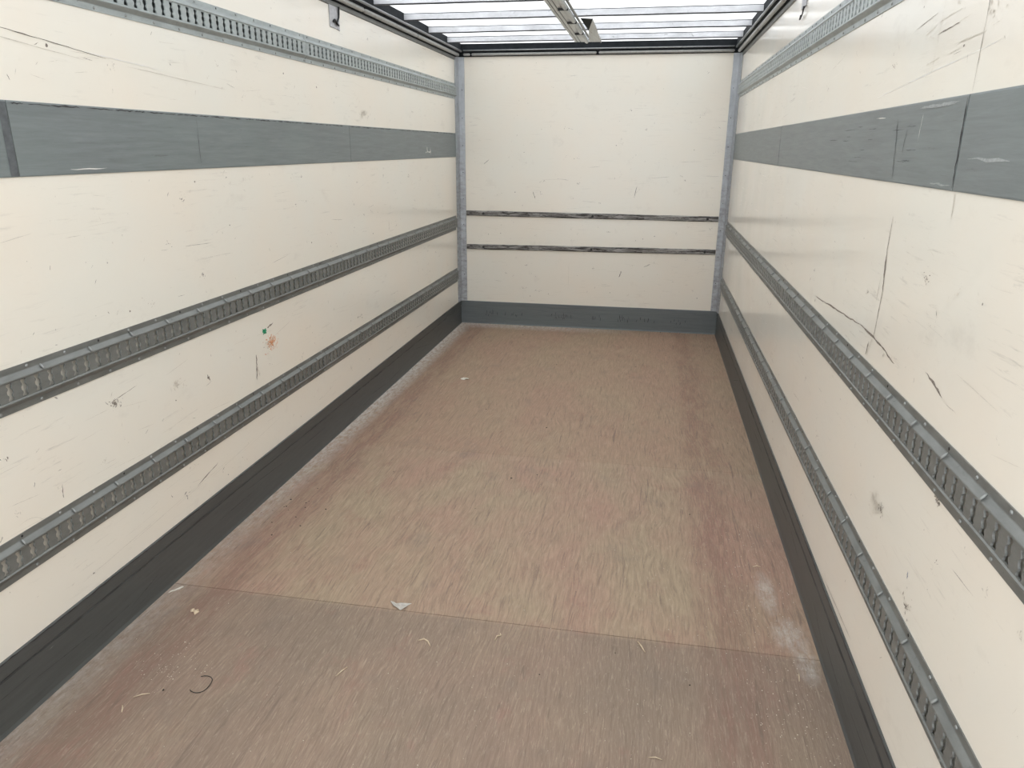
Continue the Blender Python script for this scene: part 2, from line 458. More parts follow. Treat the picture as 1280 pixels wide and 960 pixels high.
patch(mb, tl, rs, (4.1, 0.33), 0.05, 0.03, 2, 26, 0.014)
WM[0] = M['side_l']
struct(mb.build('wall_left', WM), 'scuffed glossy cream side wall on the left')
# right wall
rs = random.Random(9)
mb = MB(); mb.box(X, X + 0.04, Y0, L + 0.04, -0.06, 2.42)
tr_ = lambda u, v: (X - OFF - LAYER[0], u, v)
vb = [(0.23, 0.41, 1), (0.56, 0.90, 2.3), (1.05, 1.55, 3), (1.78, 2.04, 3), (2.2, 2.38, 0.2)]
random_marks(mb, tr_, rs, 1.1, 6.7, vb, 380)
mark(mb, tr_, rs, (2.25, 1.47), (2.255, 1.37), 0.005, 1, 12)
mark(mb, tr_, rs, (2.255, 1.38), (2.235, 1.26), 0.016, 1, 10)
mark(mb, tr_, rs, (2.235, 1.27), (2.25, 1.12), 0.006, 1, 14)
mark(mb, tr_, rs, (2.25, 1.14), (2.29, 1.055), 0.013, 2, 12)
mark(mb, tr_, rs, (2.29, 1.10), (2.30, 1.055), 0.010, 1, 8)
mark(mb, tr_, rs, (3.05, 1.09), (2.40, 1.125), 0.008, 1, 22)
mark(mb, tr_, rs, (2.42, 1.125), (2.04, 1.10), 0.008, 1, 18, -0.008)
mark(mb, tr_, rs, (2.27, 1.30), (2.28, 1.22), 0.003, 1, 8)
mark(mb, tr_, rs, (1.848, 2.0), (1.852, 1.77), 0.003, 1, 22)
mark(mb, tr_, rs, (1.843, 1.56), (1.838, 1.50), 0.005, 2, 8)
mark(mb, tr_, rs, (2.10, 2.15), (2.14, 1.78), 0.0025, 2, 26)
mark(mb, tr_, rs, (4.08, 2.25), (4.10, 1.85), 0.002, 2, 26)
for k in range(7):
    u = rs.uniform(1.75, 2.3); v = rs.uniform(1.82, 1.98)
    mark(mb, tr_, rs, (u, v), (u - rs.uniform(.06, .16), v + rs.uniform(.0, .02)), 0.004, rs.choice((1, 2, 2)), 10)
mark(mb, tr_, rs, (2.6, 1.80), (1.75, 1.86), 0.004, 3, 20)
patch(mb, tr_, rs, (1.82, 1.92), 0.05, 0.03, 2, 18, 0.012)
mark(mb, tr_, rs, (1.82, 1.145), (1.70, 1.12), 0.010, 1, 8)
patch(mb, tr_, rs, (2.00, 0.70), 0.07, 0.05, 2, 90, 0.014)
patch(mb, tr_, rs, (1.95, 0.71), 0.03, 0.025, 1, 26, 0.010)
patch(mb, tr_, rs, (1.67, 0.59), 0.04, 0.05, 1, 30, 0.010)
patch(mb, tr_, rs, (1.62, 0.90), 0.03, 0.018, 1, 26, 0.012)
mark(mb, tr_, rs, (1.70, 0.672), (1.695, 0.655), 0.008, 6, 5)
mark(mb, tr_, rs, (2.35, 0.235), (2.0, 0.25), 0.004, 1, 14)
WM2 = list(WM)
struct(mb.build('wall_right', WM2), 'scuffed glossy cream side wall on the right')
# back (bulkhead) wall
rs = random.Random(3)
mb = MB(); mb.box(-X, X, L, L + 0.04, -0.06, 2.42)
tb = lambda u, v: (u, L - OFF - LAYER[0], v)
random_marks(mb, tb, rs, -1.1, 1.1, [(0.24, 0.70, 2), (0.80, 1.0, 1), (1.1, 2.0, 3)], 170)
mark(mb, tb, rs, (-0.52, 1.26), (-0.50, 1.20), 0.010, 1, 7)
mark(mb, tb, rs, (0.42, 1.32), (0.40, 1.22), 0.007, 1, 7)
mark(mb, tb, rs, (0.40, 1.25), (0.45, 1.30), 0.004, 2, 7)
mark(mb, tb, rs, (-0.98, 1.50), (-0.93, 1.54), 0.006, 1, 7)
mark(mb, tb, rs, (0.32, 0.56), (0.30, 0.50), 0.010, 1, 7)
mark(mb, tb, rs, (0.52, 0.60), (0.58, 0.63), 0.006, 1, 7)
mark(mb, tb, rs, (-0.17, 0.62), (-0.17, 0.38), 0.002, 2, 12)
WM3 = list(WM); WM3[0] = M['back']
struct(mb.build('wall_back', WM3), 'cream front bulkhead wall at the far end')

# ------------------------------------------------------------ roof sheet
nx, ny = 8, 60; v = []; f = []
for j in range(ny + 1):
    for i in range(nx + 1):
        xx = -1.24 + 2.48 * i / nx; yy = Y0 + (L + 0.04 - Y0) * j / ny
        v.append((xx, yy, 2.503 + 0.0015 * noise.noise(Vector((xx * 1.5, yy * 3, 0)))))
for j in range(ny):
    for i in range(nx):
        a = j * (nx + 1) + i; f.append((a, a + 1, a + nx + 2, a + nx + 1))
struct(mk('ceiling', v, f, M['roof']), 'milky white translucent roof sheet')

# ------------------------------------------------------------ roof edge rails
def cant(side, name, label):
    s = side
    prof = [(s * XF, 2.502), (s * XF, 2.444), (s * 1.180, 2.430), (s * 1.204, 2.404), (s * X, 2.380), (s * (X + .045), 2.380), (s * (X + .045), 2.515), (s * XF, 2.515)]
    mb = MB(); mb.extr_y(prof, Y0, L - 0.045)
    o = struct(mb.build(name, M['cant']), label)
    lip = MB(); lip.tube([(s * (XF + .001), y, 2.4435) for y in (Y0, 3.0, L - 0.06)], 0.0085, 0, 10)
    lip.build('edge_lip', M['bead2'], o, True)
    js = [Y0, 0.45, 1.48, 2.50, 3.53, 4.55, 5.59, L - 0.06]
    for a, b in zip(js, js[1:]):
        t = MB(); t.tube([(s * 1.190, a + .006, 2.413), (s * 1.190, a + .02, 2.413), (s * 1.190, b - .02, 2.413), (s * 1.190, b - .006, 2.413)], [0.008, 0.0135, 0.0135, 0.008], 0, 12)
        t.build('cover_strip', M['bead'], o, True)
    g = MB(); g.extr_y([(s * (X - .0005), 2.372), (s * (X - .008), 2.376), (s * (X - .010), 2.396), (s * (X - .0005), 2.400)], Y0, L - 0.06)
    g.build('lower_flange', M['rail'], o)
    return o
cant(-1, 'trim_1', 'dark roof edge rail with pale cover strips above the left wall')
cant(1, 'trim_2', 'dark roof edge rail with pale cover strips above the right wall')
mb = MB()
mb.extr_x([(6.80, 2.502), (6.80, 2.452), (6.815, 2.440), (6.835, 2.404), (L + .04, 2.404), (L + .04, 2.515), (6.80, 2.515)], -X + .002, X - .002)
o = struct(mb.build('trim_3', M['cant']), 'dark roof edge rail across the top of the front bulkhead')
t = MB(); t.tube([(-1.15, 6.800, 2.450), (0, 6.800, 2.4505), (1.15, 6.800, 2.450)], 0.006, 0, 10); t.build('edge_lip', M['bead2'], o, True)
for a, b in ((-1.16, -1.09), (-1.085, 0.02), (0.03, 1.16)):
    t = MB(); t.tube([(a + .004, 6.826, 2.421), (a + .012, 6.826, 2.421), (b - .012, 6.826, 2.421), (b - .004, 6.826, 2.421)], [.006, .012, .012, .006], 0, 12)
    t.build('cover_strip', M['bead'], o, True)

# ------------------------------------------------------------ skirting
def skirt(side, name, label):
    s = side; y1 = L - 0.001
    mb = MB()
    mb.extr_y([(s * X, 0.0), (s * (X - .012), 0.0), (s * (X - .007), 0.012), (s * (X - .005), 0.160), (s * (X - .0025), 0.164), (s * (X - .005), 0.168),
               (s * (X - .006), 0.216), (s * (X - .003), 0.2195), (s * X, 0.2195)], Y0, y1, 0, 60,
              lambda i, y: (-s * 0.0015 * max(0, noise.noise(Vector((y * 1.7, s, 0)))) if 0 < i < 8 else 0, 0))
    rs = random.Random(31 + s); ts = lambda u, v: (s * (X - .0076 - LAYER[0] * .5), u, v)
    u = 1.0
    while u < L - .3:
        ln = rs.uniform(.15, .5); mark(mb, ts, rs, (u, .164), (u + ln, .164), rs.uniform(.004, .009), 1, 10)
        mark(mb, ts, rs, (u, .2155), (u + ln, .2155), rs.uniform(.004, .009), 1, 14)
        if rs.random() < .6: mark(mb, ts, rs, (u, rs.uniform(.04, .14)), (u + ln, rs.uniform(.04, .14)), .003, 1, 12)
        u += ln * rs.uniform(.85, 1.1)
    return struct(mb.build(name, [M['skirt'], M['seam']]), label)
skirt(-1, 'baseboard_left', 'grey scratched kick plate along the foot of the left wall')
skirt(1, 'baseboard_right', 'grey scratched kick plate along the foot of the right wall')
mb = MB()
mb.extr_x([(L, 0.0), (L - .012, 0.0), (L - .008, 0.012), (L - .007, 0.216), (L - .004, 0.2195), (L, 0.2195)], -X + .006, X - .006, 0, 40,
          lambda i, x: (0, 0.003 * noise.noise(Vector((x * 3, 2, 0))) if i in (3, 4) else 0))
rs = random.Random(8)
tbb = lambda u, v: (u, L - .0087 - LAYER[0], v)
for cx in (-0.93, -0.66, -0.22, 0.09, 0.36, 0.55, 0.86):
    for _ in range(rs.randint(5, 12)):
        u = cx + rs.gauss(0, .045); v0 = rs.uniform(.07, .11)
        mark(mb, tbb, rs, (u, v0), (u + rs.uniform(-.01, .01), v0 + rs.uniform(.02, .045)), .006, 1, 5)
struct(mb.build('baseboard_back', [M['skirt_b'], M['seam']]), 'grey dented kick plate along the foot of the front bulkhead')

# ------------------------------------------------------------ grey wall bands, plate by plate
def band(side, y0, y1, name, label, marks=None):
    s = side; mb = MB()
    ny = max(4, int((y1 - y0) * 8))
    mb.extr_y([(s * X, 1.560), (s * (X - .0028), 1.560), (s * (X - .0036), 1.564), (s * (X - .0036), 1.7605), (s * (X - .0028), 1.7645), (s * X, 1.7645)], y0, y1, 0, ny)
    if marks: marks(mb, lambda u, v: (s * (X - .0042 - LAYER[0]), u, v))
    return struct(mb.build(name, [M['band'], M['seam2'], M['seam'], M['scrape'], M['seam2'], M['faint_w']]), label)
rs = random.Random(21)
def edge_grime(mb, to3, y0, y1):
    u = y0
    while u < y1 - .1:
        ln = rs.uniform(.03, .12); mark(mb, to3, rs, (u, 1.758), (min(u + ln, y1), 1.758), rs.uniform(.003, .008), 2, 8); u += ln * rs.uniform(.9, 1.4)
def m_l1(mb, t): edge_grime(mb, t, 1.88, 4.28); mark(mb, t, rs, (2.06, 1.575), (2.22, 1.575), .004, 3, 6); mark(mb, t, rs, (2.755, 1.57), (2.757, 1.755), .004, 4, 14)
def m_l0(mb, t): mb.add([t(1.835, 1.562), t(1.862, 1.562), t(1.862, 1.76), t(1.835, 1.76)], [(0, 1, 2, 3)], 4)
def m_l2(mb, t):
    edge_grime(mb, t, 4.3, 6.7)
    for p, q, ww in (((5.84, 1.645), (5.86, 1.60), .016), ((5.93, 1.635), (5.945, 1.585), .014), ((5.86, 1.61), (5.95, 1.605), .010), ((5.80, 1.60), (5.84, 1.61), .006)):
        mark(mb, t, rs, p, q, ww, 3, 6)
def m_r0(mb, t): mark(mb, t, rs, (1.80, 1.632), (1.60, 1.628), .009, 5, 4)
def m_r1(mb, t):
    mark(mb, t, rs, (1.862, 1.757), (1.858, 1.565), .010, 2, 16)
    mark(mb, t, rs, (2.335, 1.73), (2.30, 1.57), .012, 1, 16); mark(mb, t, rs, (2.24, 1.70), (2.25, 1.64), .008, 1, 10)
    mark(mb, t, rs, (2.13, 1.735), (2.14, 1.67), .003, 3, 8)
    for k in range(14): mark(mb, t, rs, (rs.uniform(1.87, 2.15), 1.755 - rs.uniform(0, .01)), (rs.uniform(1.9, 2.2), 1.75), .004, 5, 7)
    mark(mb, t, rs, (2.0, 1.572), (1.87, 1.570), .006, 5, 9)
    mark(mb, t, rs, (2.55, 1.738), (2.45, 1.737), .003, 3, 5)
    for k in range(16):
        u = rs.uniform(2.2, 3.2); v = rs.uniform(1.6, 1.72); mark(mb, t, rs, (u, v), (u - rs.uniform(.04, .16), v), .003, 1, 7)
def m_r2(mb, t): mark(mb, t, rs, (4.352, 1.755), (4.349, 1.565), .006, 2, 12)
band(-1, Y0, 1.862, 'trim_4', 'grey band plate on the left wall, nearest length', m_l0)
band(-1, 1.866, 4.288, 'trim_5', 'grey band plate on the left wall, middle length', m_l1)
band(-1, 4.292, 6.742, 'trim_6', 'grey band plate on the left wall, far length with white paint dabs', m_l2)
band(1, Y0, 1.852, 'trim_7', 'grey band plate on the right wall, nearest length', m_r0)
band(1, 1.857, 4.34, 'trim_8', 'grey band plate on the right wall, middle length', m_r1)
band(1, 4.344, 6.742, 'trim_9', 'grey band plate on the right wall, far length', m_r2)

# ------------------------------------------------------------ slotted lashing rails
PITCH = 0.05
def slot_outline():
    """dog-bone slot with a bulge in the middle, half outline mirrored: (dy, z)"""
    h = [(0.0104, -0.0255), (0.0106, -0.0195), (0.0072, -0.0145), (0.0068, -0.0095), (0.0112, -0.0045), (0.0118, 0.0),
         (0.0112, 0.0045), (0.0068, 0.0095), (0.0072, 0.0145), (0.0106, 0.0195), (0.0104, 0.0255)]
    return h
def rail_mesh(ncell, name):
    """local frame: wall plane x=0, rail stands out to +x, runs along +y from 0, centred on z=0"""
    FZ, SZ, D, FT = 0.065, 0.047, 0.0165, 0.0030
    ZF = 0.0275; DR = 0.0135                       # slotted web edge and its depth behind the ridge
    length = ncell * PITCH + 0.04
    v = []; f = []
    def strip(p, q, ny=1):                          # p,q (x,z) quad along the rail
        k = len(v)
        v.extend([(p[0], 0, p[1]), (p[0], length, p[1]), (q[0], length, q[1]), (q[0], 0, q[1])]); f.append((k, k + 1, k + 2, k + 3))
    for s in (-1, 1):
        prof = [(0.0, s * FZ), (FT, s * FZ), (FT, s * 0.0475), (FT + .001, s * 0.0455), (D - .001, s * 0.0345), (D, s * 0.0325), (D, s * 0.0300), (DR, s * ZF)]
        for a, b in zip(prof, prof[1:]): strip(a, b)
    # end margins of the web
    for y0, y1 in ((0, 0.02), (length - 0.02, length)):
        k = len(v); v.extend([(DR, y0, -ZF), (DR, y1, -ZF), (DR, y1, ZF), (DR, y0, ZF)]); f.append((k, k + 1, k + 2, k + 3))
    h = slot_outline(); n = len(h)
    for c in range(ncell):
        ya = 0.02 + c * PITCH; yc = ya + PITCH / 2
        for sd in (-1, 1):
            k = len(v)
            for (dy, z) in h: v.append((DR, yc + sd * dy, z))                       # 0..n-1 rim
            for (dy, z) in h: v.append((DR - 0.0015, yc + sd * (dy - .0006), z))    # n..2n-1 rolled rim
            for (dy, z) in h: v.append((DR - 0.0040, yc + sd * (dy - .0012), z))    # 2n.. lip going in
            for (dy, z) in h: v.append((DR, yc + sd * PITCH / 2, z))                # 3n.. cell edge
            for i in range(n - 1):
                f.append((k + i, k + i + 1, k + n + i + 1, k + n + i))
                f.append((k + n + i, k + n + i + 1, k + 2 * n + i + 1, k + 2 * n + i))
                f.append((k + i, k + i + 1, k + 3 * n + i + 1, k + 3 * n + i))
        for sz, i in ((-1, 0), (1, n - 1)):
            z = h[i][1]; dy = h[i][0]; k = len(v)
            v.extend([(DR, yc - PITCH / 2, z), (DR, yc - dy, z), (DR, yc + dy, z), (DR, yc + PITCH / 2, z),
                      (DR, yc - PITCH / 2, sz * ZF), (DR, yc - dy, sz * ZF), (DR, yc + dy, sz * ZF), (DR, yc + PITCH / 2, sz * ZF),
                      (DR - 0.0040, yc - dy, z), (DR - 0.0040, yc + dy, z)])
            f += [(k, k + 1, k + 5, k + 4), (k + 1, k + 2, k + 6, k + 5), (k + 2, k + 3, k + 7, k + 6), (k + 1, k + 2, k + 9, k + 8)]
    # closing cheeks at both ends (thin return)
    for y in (0.0, length):
        k = len(v)
        v.extend([(0, y, -FZ), (FT, y, -FZ), (FT, y, -.0475), (D, y, -.0325), (D, y, -.03), (DR, y, -ZF), (DR, y, ZF), (D, y, .03), (D, y, .0325), (FT, y, .0475), (FT, y, FZ), (0, y, FZ)])
        f.append(tuple(range(k, k + 12)))
    me = bpy.data.meshes.new(name); me.from_pydata(v, [], f); me.update()
    bm = bmesh.new(); bm.from_mesh(me); bmesh.ops.remove_doubles(bm, verts=bm.verts, dist=0.00005)
    bmesh.ops.recalc_face_normals(bm, faces=bm.faces); bm.to_mesh(me); bm.free()
    return me, length
RM = {}
for key, cells in (('near', 60), ('far', 59)):
    for tone in ('rail_up', 'rail'):
        me, ln = rail_mesh(cells, 'slotted_rail'); me.materials.append(M[tone]); RM[key, tone] = (me, ln)
def rivet_mesh(r, hgt, mat):
    v = [(hgt, 0, 0)]; f = []; k = 8
    for rr, xx in ((r * .6, hgt * .85), (r, hgt * .3), (r, 0)):
        for j in range(k):
            a = 6.2832 * j / k; v.append((xx, rr * math.cos(a), rr * math.sin(a)))
    for j in range(k): f.append((0, 1 + j, 1 + (j + 1) % k))
    for q in range(2):
        for j in range(k): f.append((1 + q * k + j, 1 + (q + 1) * k + j, 1 + (q + 1) * k + (j + 1) % k, 1 + q * k + (j + 1) % k))
    me = bpy.data.meshes.new('rivet'); me.from_pydata(v, [], f); me.materials.append(mat)
    me.polygons.foreach_set('use_smooth', [True] * len(f)); me.update(); return me
RV = rivet_mesh(0.0050, 0.0035, M['rivet']); RVD = rivet_mesh(0.0042, 0.0012, M['black'])
# bright stud: a bead-shaped lug lying across the ridge
def lug_mesh():
    b = MB(); b.tube([(0.0062, 0, 0.0500), (0.0105, 0, 0.0450), (0.0165, 0, 0.0390), (0.0182, 0, 0.0345)], [.0015, .0030, .0030, .0015], 0, 8)
    me = bpy.data.meshes.new('stud'); me.from_pydata(b.v, [], b.f); me.materials.append(M['rivet_b'])
    me.polygons.foreach_set('use_smooth', [True] * len(b.f)); me.update(); return me
LUG = lug_mesh()
def rail(side, zc, key, tone, y0, label, rowname):
    me, ln = RM[key, tone]
    root = empty('lashing_rail', (side * X, y0, zc), label, 'rail', 'slotted lashing rails on the side walls')
    web = bpy.data.objects.new('slotted_channel', me); COL.objects.link(web); web.parent = root
    if side > 0:
        web.rotation_euler = (0, 0, math.pi); web.location = (0, ln, 0)
    if tone == 'rail_up':
        bk = MB(); bk.box(min(0, -side * .0012), max(0, -side * .0012), 0.004, ln - 0.004, -.044, .044)  # added dark plate painting the shade behind the upper slots
        bk.build('slot_shade_plate', M['slot_shade'], root)
    sx = -side
    k = 0; y = 0.04
    while y < ln - 0.02:
        for zz_ in (0.0563, -0.0563):
            r = bpy.data.objects.new('rivet', RV if (k % 3 or zz_ < 0) else RVD); COL.objects.link(r); r.parent = root
            r.location = (sx * 0.0030, y + (0.03 if zz_ < 0 else 0), zz_)
            if side > 0: r.rotation_euler = (0, 0, math.pi)
        k += 1; y += 0.148
    if tone == 'rail':
        y = 0.12
        while y < ln - 0.05:
            r = bpy.data.objects.new('stud', LUG); COL.objects.link(r); r.parent = root; r.location = (0, y, 0)
            if side > 0: r.rotation_euler = (0, 0, math.pi)
            y += 0.20
    return root
for side, sn in ((-1, 'left'), (1, 'right')):
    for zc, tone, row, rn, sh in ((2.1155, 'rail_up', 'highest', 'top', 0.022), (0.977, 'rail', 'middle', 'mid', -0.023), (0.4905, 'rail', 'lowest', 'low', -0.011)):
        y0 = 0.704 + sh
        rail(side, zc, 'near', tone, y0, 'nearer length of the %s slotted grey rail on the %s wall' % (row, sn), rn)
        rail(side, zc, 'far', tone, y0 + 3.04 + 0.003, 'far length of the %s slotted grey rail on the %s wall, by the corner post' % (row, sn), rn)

# ------------------------------------------------------------ corner posts
for s, nm in ((-1, 'left'), (1, 'right')):
    root = empty('corner_post', (s * X, L, 0.2205), 'galvanised steel corner post between the %s wall and the front bulkhead' % nm, 'post', 'corner posts')
    zb, zt = 0.0, 2.180
    prof = [(0, -.098), (-s * .006, -.100), (-s * .010, -.094), (-s * .016, -.030), (-s * .022, -.022), (-s * .066, -.010), (-s * .067, 0), (0, 0)]
    rn = random.Random(4 + s)
    mb = MB(); mb.extr_z(prof, zb, zt, 0, 60, lambda i, z: ((-s * 0.0016 * noise.noise(Vector((z * 9, i, s))), -0.0012 * abs(noise.noise(Vector((z * 7, i + 3, s))))) if 0 < i < 7 else (0, 0)))
    mb.build('post_profile', M['post'], root)
    mb = MB(); pf = [(x_ * 1.0 - s * .0012 if x_ else 0, y_ - .0015 if y_ else 0) for x_, y_ in prof]
    mb.extr_z(pf, 1.05, 1.062); mb.build('joint_collar', M['post'], root)
    k = 0; z = 0.14
    while z < 2.12:
        r = bpy.data.objects.new('rivet', RVD); COL.objects.link(r); r.parent = root
        if k % 2: r.location = (-s * 0.0455, -.0158, z); r.rotation_euler = (0, 0, -math.pi / 2)
        else: r.location = (-s * 0.0128, -.060, z); r.rotation_euler = (0, 0, 0 if s < 0 else math.pi)
        k += 1; z += 0.118

# ------------------------------------------------------------ two strips on the bulkhead
for (zl, zr_, nm) in ((1.056, 1.048, 'upper'), (0.743, 0.758, 'lower')):
    root = empty('bulkhead_strip', (0, L, (zl + zr_) / 2), '%s of the two worn black steel strips across the front bulkhead' % nm, 'rail', 'worn strips on the front bulkhead')
    x0, x1 = -1.149, 1.149
    def wob(i, x, zl=zl, zr_=zr_):
        t = (x - x0) / (x1 - x0); dz = (zl - zr_) * (0.5 - t)
        return (0, dz + 0.0025 * noise.noise(Vector((x * 5, zl * 9, i * .4))))
    mb = MB(); mb.extr_x([(0, -.024), (-.009, -.0225), (-.013, -.017), (-.0135, 0), (-.013, .017), (-.009, .0225), (0, .024)], x0, x1, 0, 70, wob)
    mb.build('steel_strip', M['batten'], root)
    for bx in (-0.985, 0.035, 1.055):
        t = (bx - x0) / (x1 - x0)
        mb = MB(); dz = (zl - zr_) * (0.5 - t)
        k = 10; vv = [(bx, -.0175, dz)] + [(bx + .011 * math.cos(6.2832 * j / k), -.0168, dz + .011 * math.sin(6.2832 * j / k)) for j in range(k)] + [(bx + .012 * math.cos(6.2832 * j / k), -.012, dz + .012 * math.sin(6.2832 * j / k)) for j in range(k)]
        mb.add(vv, [(0, 1 + j, 1 + (j + 1) % k) for j in range(k)] + [(1 + j, 1 + k + j, 1 + k + (j + 1) % k, 1 + (j + 1) % k) for j in range(k)])
        mb.build('bolt', M['black'], root)

# ------------------------------------------------------------ roof bows
BOWS = [-0.38, 0.17, 0.72, 1.28, 1.84, 2.40, 2.97, 3.53, 4.09, 4.655, 5.225, 5.80, 6.330]
lab = {4.655: 'pale steel roof bow nearest the camera, cut by the top frame edge',
       5.225: 'pale steel roof bow, second one in view from the camera',
       5.80: 'pale steel roof bow beside the gusset plate, third one from the camera',
       6.330: 'pale steel roof bow farthest from the camera, by the front bulkhead'}
for k, yb in enumerate(BOWS):
    mb = MB(); sd = k * 3.7
    prof = [(0, 2.4995), (0, 2.462), (.004, 2.457), (.020, 2.4565), (.020, 2.459), (.0045, 2.461), (.0035, 2.4965), (.026, 2.4965), (.026, 2.4995)]
    wob = lambda i, x: (0.0020 * noise.noise(Vector((x * 3.1, sd, 1))), (0.0020 * noise.noise(Vector((x * 3.6, sd, i > 6))) if i in (1, 2, 3, 4, 5) else 0))
    mb.extr_x([(yb + a, b) for a, b in prof], -XF + .001, XF - .001, 0, 40, wob)
    mb2 = MB(); mb2.extr_x([(yb - .0015, 2.5005), (yb - .0015, 2.4965), (yb + .0300, 2.4963), (yb + .0300, 2.5005)], -XF + .001, XF - .001, 0, 1)  # dark strip painting the shadow line where the bow meets the sheet
    mb3 = MB(); mb3.extr_x([(yb - .001, 2.4600), (yb + .003, 2.4555), (yb + .021, 2.4555), (yb + .021, 2.4566), (yb + .004, 2.4568)], -XF + .001, XF - .001, 0, 40, lambda i, x, wob=wob: wob(2, x))
    o = mb.build('roof_bow', M['bow'])
    mb2.build('shadow_strip', M['alu_d'], o); mb3.build('lower_edge', M['alu_d'], o)
    tag(o, lab.get(yb, 'pale steel roof bow under the translucent roof, overhead behind the view'), 'roof bow', 'roof bows')

# ------------------------------------------------------------ centre profile under the roof, with gusset plate
root = empty('roof_profile', (-0.07, 1.5, 2.45), 'long grey aluminium cable profile running down the middle of the roof', 'profile')
def P(x, y, z): return (x + .07, y - 1.5, z - 2.45)
y0, y1 = 2.6, 6.29
mb = MB(); mb.extr_y([(x + .07, z - 2.45) for x, z in ((-.122, 2.4555), (-.122, 2.445), (-.114, 2.437), (-.098, 2.437), (-.095, 2.441), (-.091, 2.437), (-.074, 2.437), (-.071, 2.441), (-.067, 2.437), (-.038, 2.437), (-.038, 2.4555))], y0 - 1.5, y1 - 1.5)
mb.build('profile_body', M['alu'], root)
mb = MB(); mb.tube([P(-.022, y, 2.4415) for y in (y0, 4, y1)], .0165, 0, 12); mb.build('conduit_tube', M['alu'], root, True)
mb = MB(); mb.extr_y([(x + .07, z - 2.45) for x, z in ((-.008, 2.4555), (.010, 2.4500), (.012, 2.4505), (.013, 2.4555))], y0 - 1.5, y1 - 1.6)
mb.build('side_flange', M['bead'], root)
for xx in (-.0945, -.0705):
    mb = MB(); mb.box(xx + .0685, xx + .0715, y0 - 1.5, y1 - 1.5, -.0125, -.0105); mb.build('groove', M['alu_d'], root)
y = 2.8
while y < 6.25:
    mb = MB(); mb.box(.004, .066, y - 1.5, y - 1.494, -.0265, -.0125)
    mb.build('cable_clip', M['alu_d'], root); y += 0.50
root = empty('gusset_plate', (0.06, 6.0, 2.455), 'thin triangular grey gusset plate beside the end of the roof profile', 'bracket')
def G(x, y, z): return (x - .06, y - 6.0, z - 2.455)
mb = MB()
lo = [(.100, 5.33, 2.4520), (.092, 6.28, 2.4350), (-.004, 6.28, 2.4350), (.034, 5.78, 2.4450)]
mb.add([G(*p) for p in lo] + [G(p[0], p[1], p[2] + .002) for p in lo], [(3, 2, 1, 0), (4, 5, 6, 7)] + [(i, (i + 1) % 4, 4 + (i + 1) % 4, 4 + i) for i in range(4)])
mb.build('plate', M['alu'], root)
mb = MB()
lo = [(.020, 5.30, 2.4560), (.100, 5.325, 2.4535), (.034, 5.78, 2.4465)]
mb.add([G(*p) for p in lo] + [G(p[0], p[1], p[2] + .002) for p in lo], [(2, 1, 0), (3, 4, 5)] + [(i, (i + 1) % 3, 3 + (i + 1) % 3, 3 + i) for i in range(3)])
w_ = mb.build('web', M['cant'], root); w_['label'] = 'folded web with its shade painted dark'  # sheet in shadow, its shade put into the dark material
mb = MB(); mb.add([G(*p) for p in ((.096, 5.33, 2.454), (.088, 6.30, 2.430), (.092, 6.30, 2.430), (.100, 5.33, 2.454), (.096, 5.33, 2.458), (.088, 6.30, 2.450), (.092, 6.30, 2.450), (.100, 5.33, 2.458))],
                  [(0, 1, 2, 3), (4, 7, 6, 5), (0, 4, 5, 1), (3, 2, 6, 7), (1, 5, 6, 2), (0, 3, 7, 4)]); mb.build('edge_flange', M['bead'], root)
r = bpy.data.objects.new('rivet', RVD); COL.objects.link(r); r.parent = root; r.location = G(.050, 5.85, 2.4425); r.rotation_euler = (0, math.pi / 2, 0)

# ------------------------------------------------------------ hooks hanging at the wall tops
def wall_bracket(s, y0, y1, z0, z1, label, slant, small=False):
    root = empty('wall_bracket', (s * X, (y0 + y1) / 2, z0), label, 'bracket', 'steel brackets under the roof edge')
    yc = (y0 + y1) / 2; hw = (y1 - y0) / 2
    mb = MB()
    pts = [(-hw, slant * 1.0), (-hw * .6, slant * .7), (0, slant * .4), (hw * .6, .002), (hw, -.003), (hw, z1 - z0), (-hw, z1 - z0)]
    t0, t1 = .0006, .0050
    n = len(pts)
    mb.add([(-s * t1, y, z) for y, z in pts] + [(-s * t0, y, z) for y, z in pts], [tuple(range(n)), tuple(range(2 * n - 1, n - 1, -1))] + [(i, (i + 1) % n, n + (i + 1) % n, n + i) for i in range(n)])
    mb.build('backing_plate', M['brk'], root)
    return root
rb = wall_bracket(-1, 4.108, 4.238, 2.262, 2.3795, 'stained steel plate with a black hook high on the left wall', 0.004)
mb = MB(); mb.tube([(.012, .048, .116), (.010, .050, .080), (.010, .046, .062), (.009, .030, .042), (.009, .022, .030)], [.005, .005, .004, .004, .004], 0, 8)
mb.tube([(.010, -.030, .030), (.012, -.018, .040), (.012, .000, .036), (.012, .012, .026), (.012, .034, .020)], [.006, .008, .006, .007, .005], 0, 8)
mb.build('hook', M['black'], rb, True)
rb = wall_bracket(1, 4.035, 4.150, 2.295, 2.3795, 'small pale steel plate with a bent black hook high on the right wall', 0.003)
mb = MB(); mb.tube([(-.010, .02, .078), (-.012, .036, .066), (-.012, .025, .056), (-.011, .040, .050)], [.006, .008, .007, .005], 0, 8)
mb.tube([(-.008, -.030, .000), (-.010, -.032, -.014), (-.010, -.018, -.030), (-.010, .022, -.044), (-.010, .040, -.046), (-.008, .042, -.026)], [.006, .0035, .003, .003, .004, .003], 0, 8)
mb.build('hook', M['black'], rb, True)

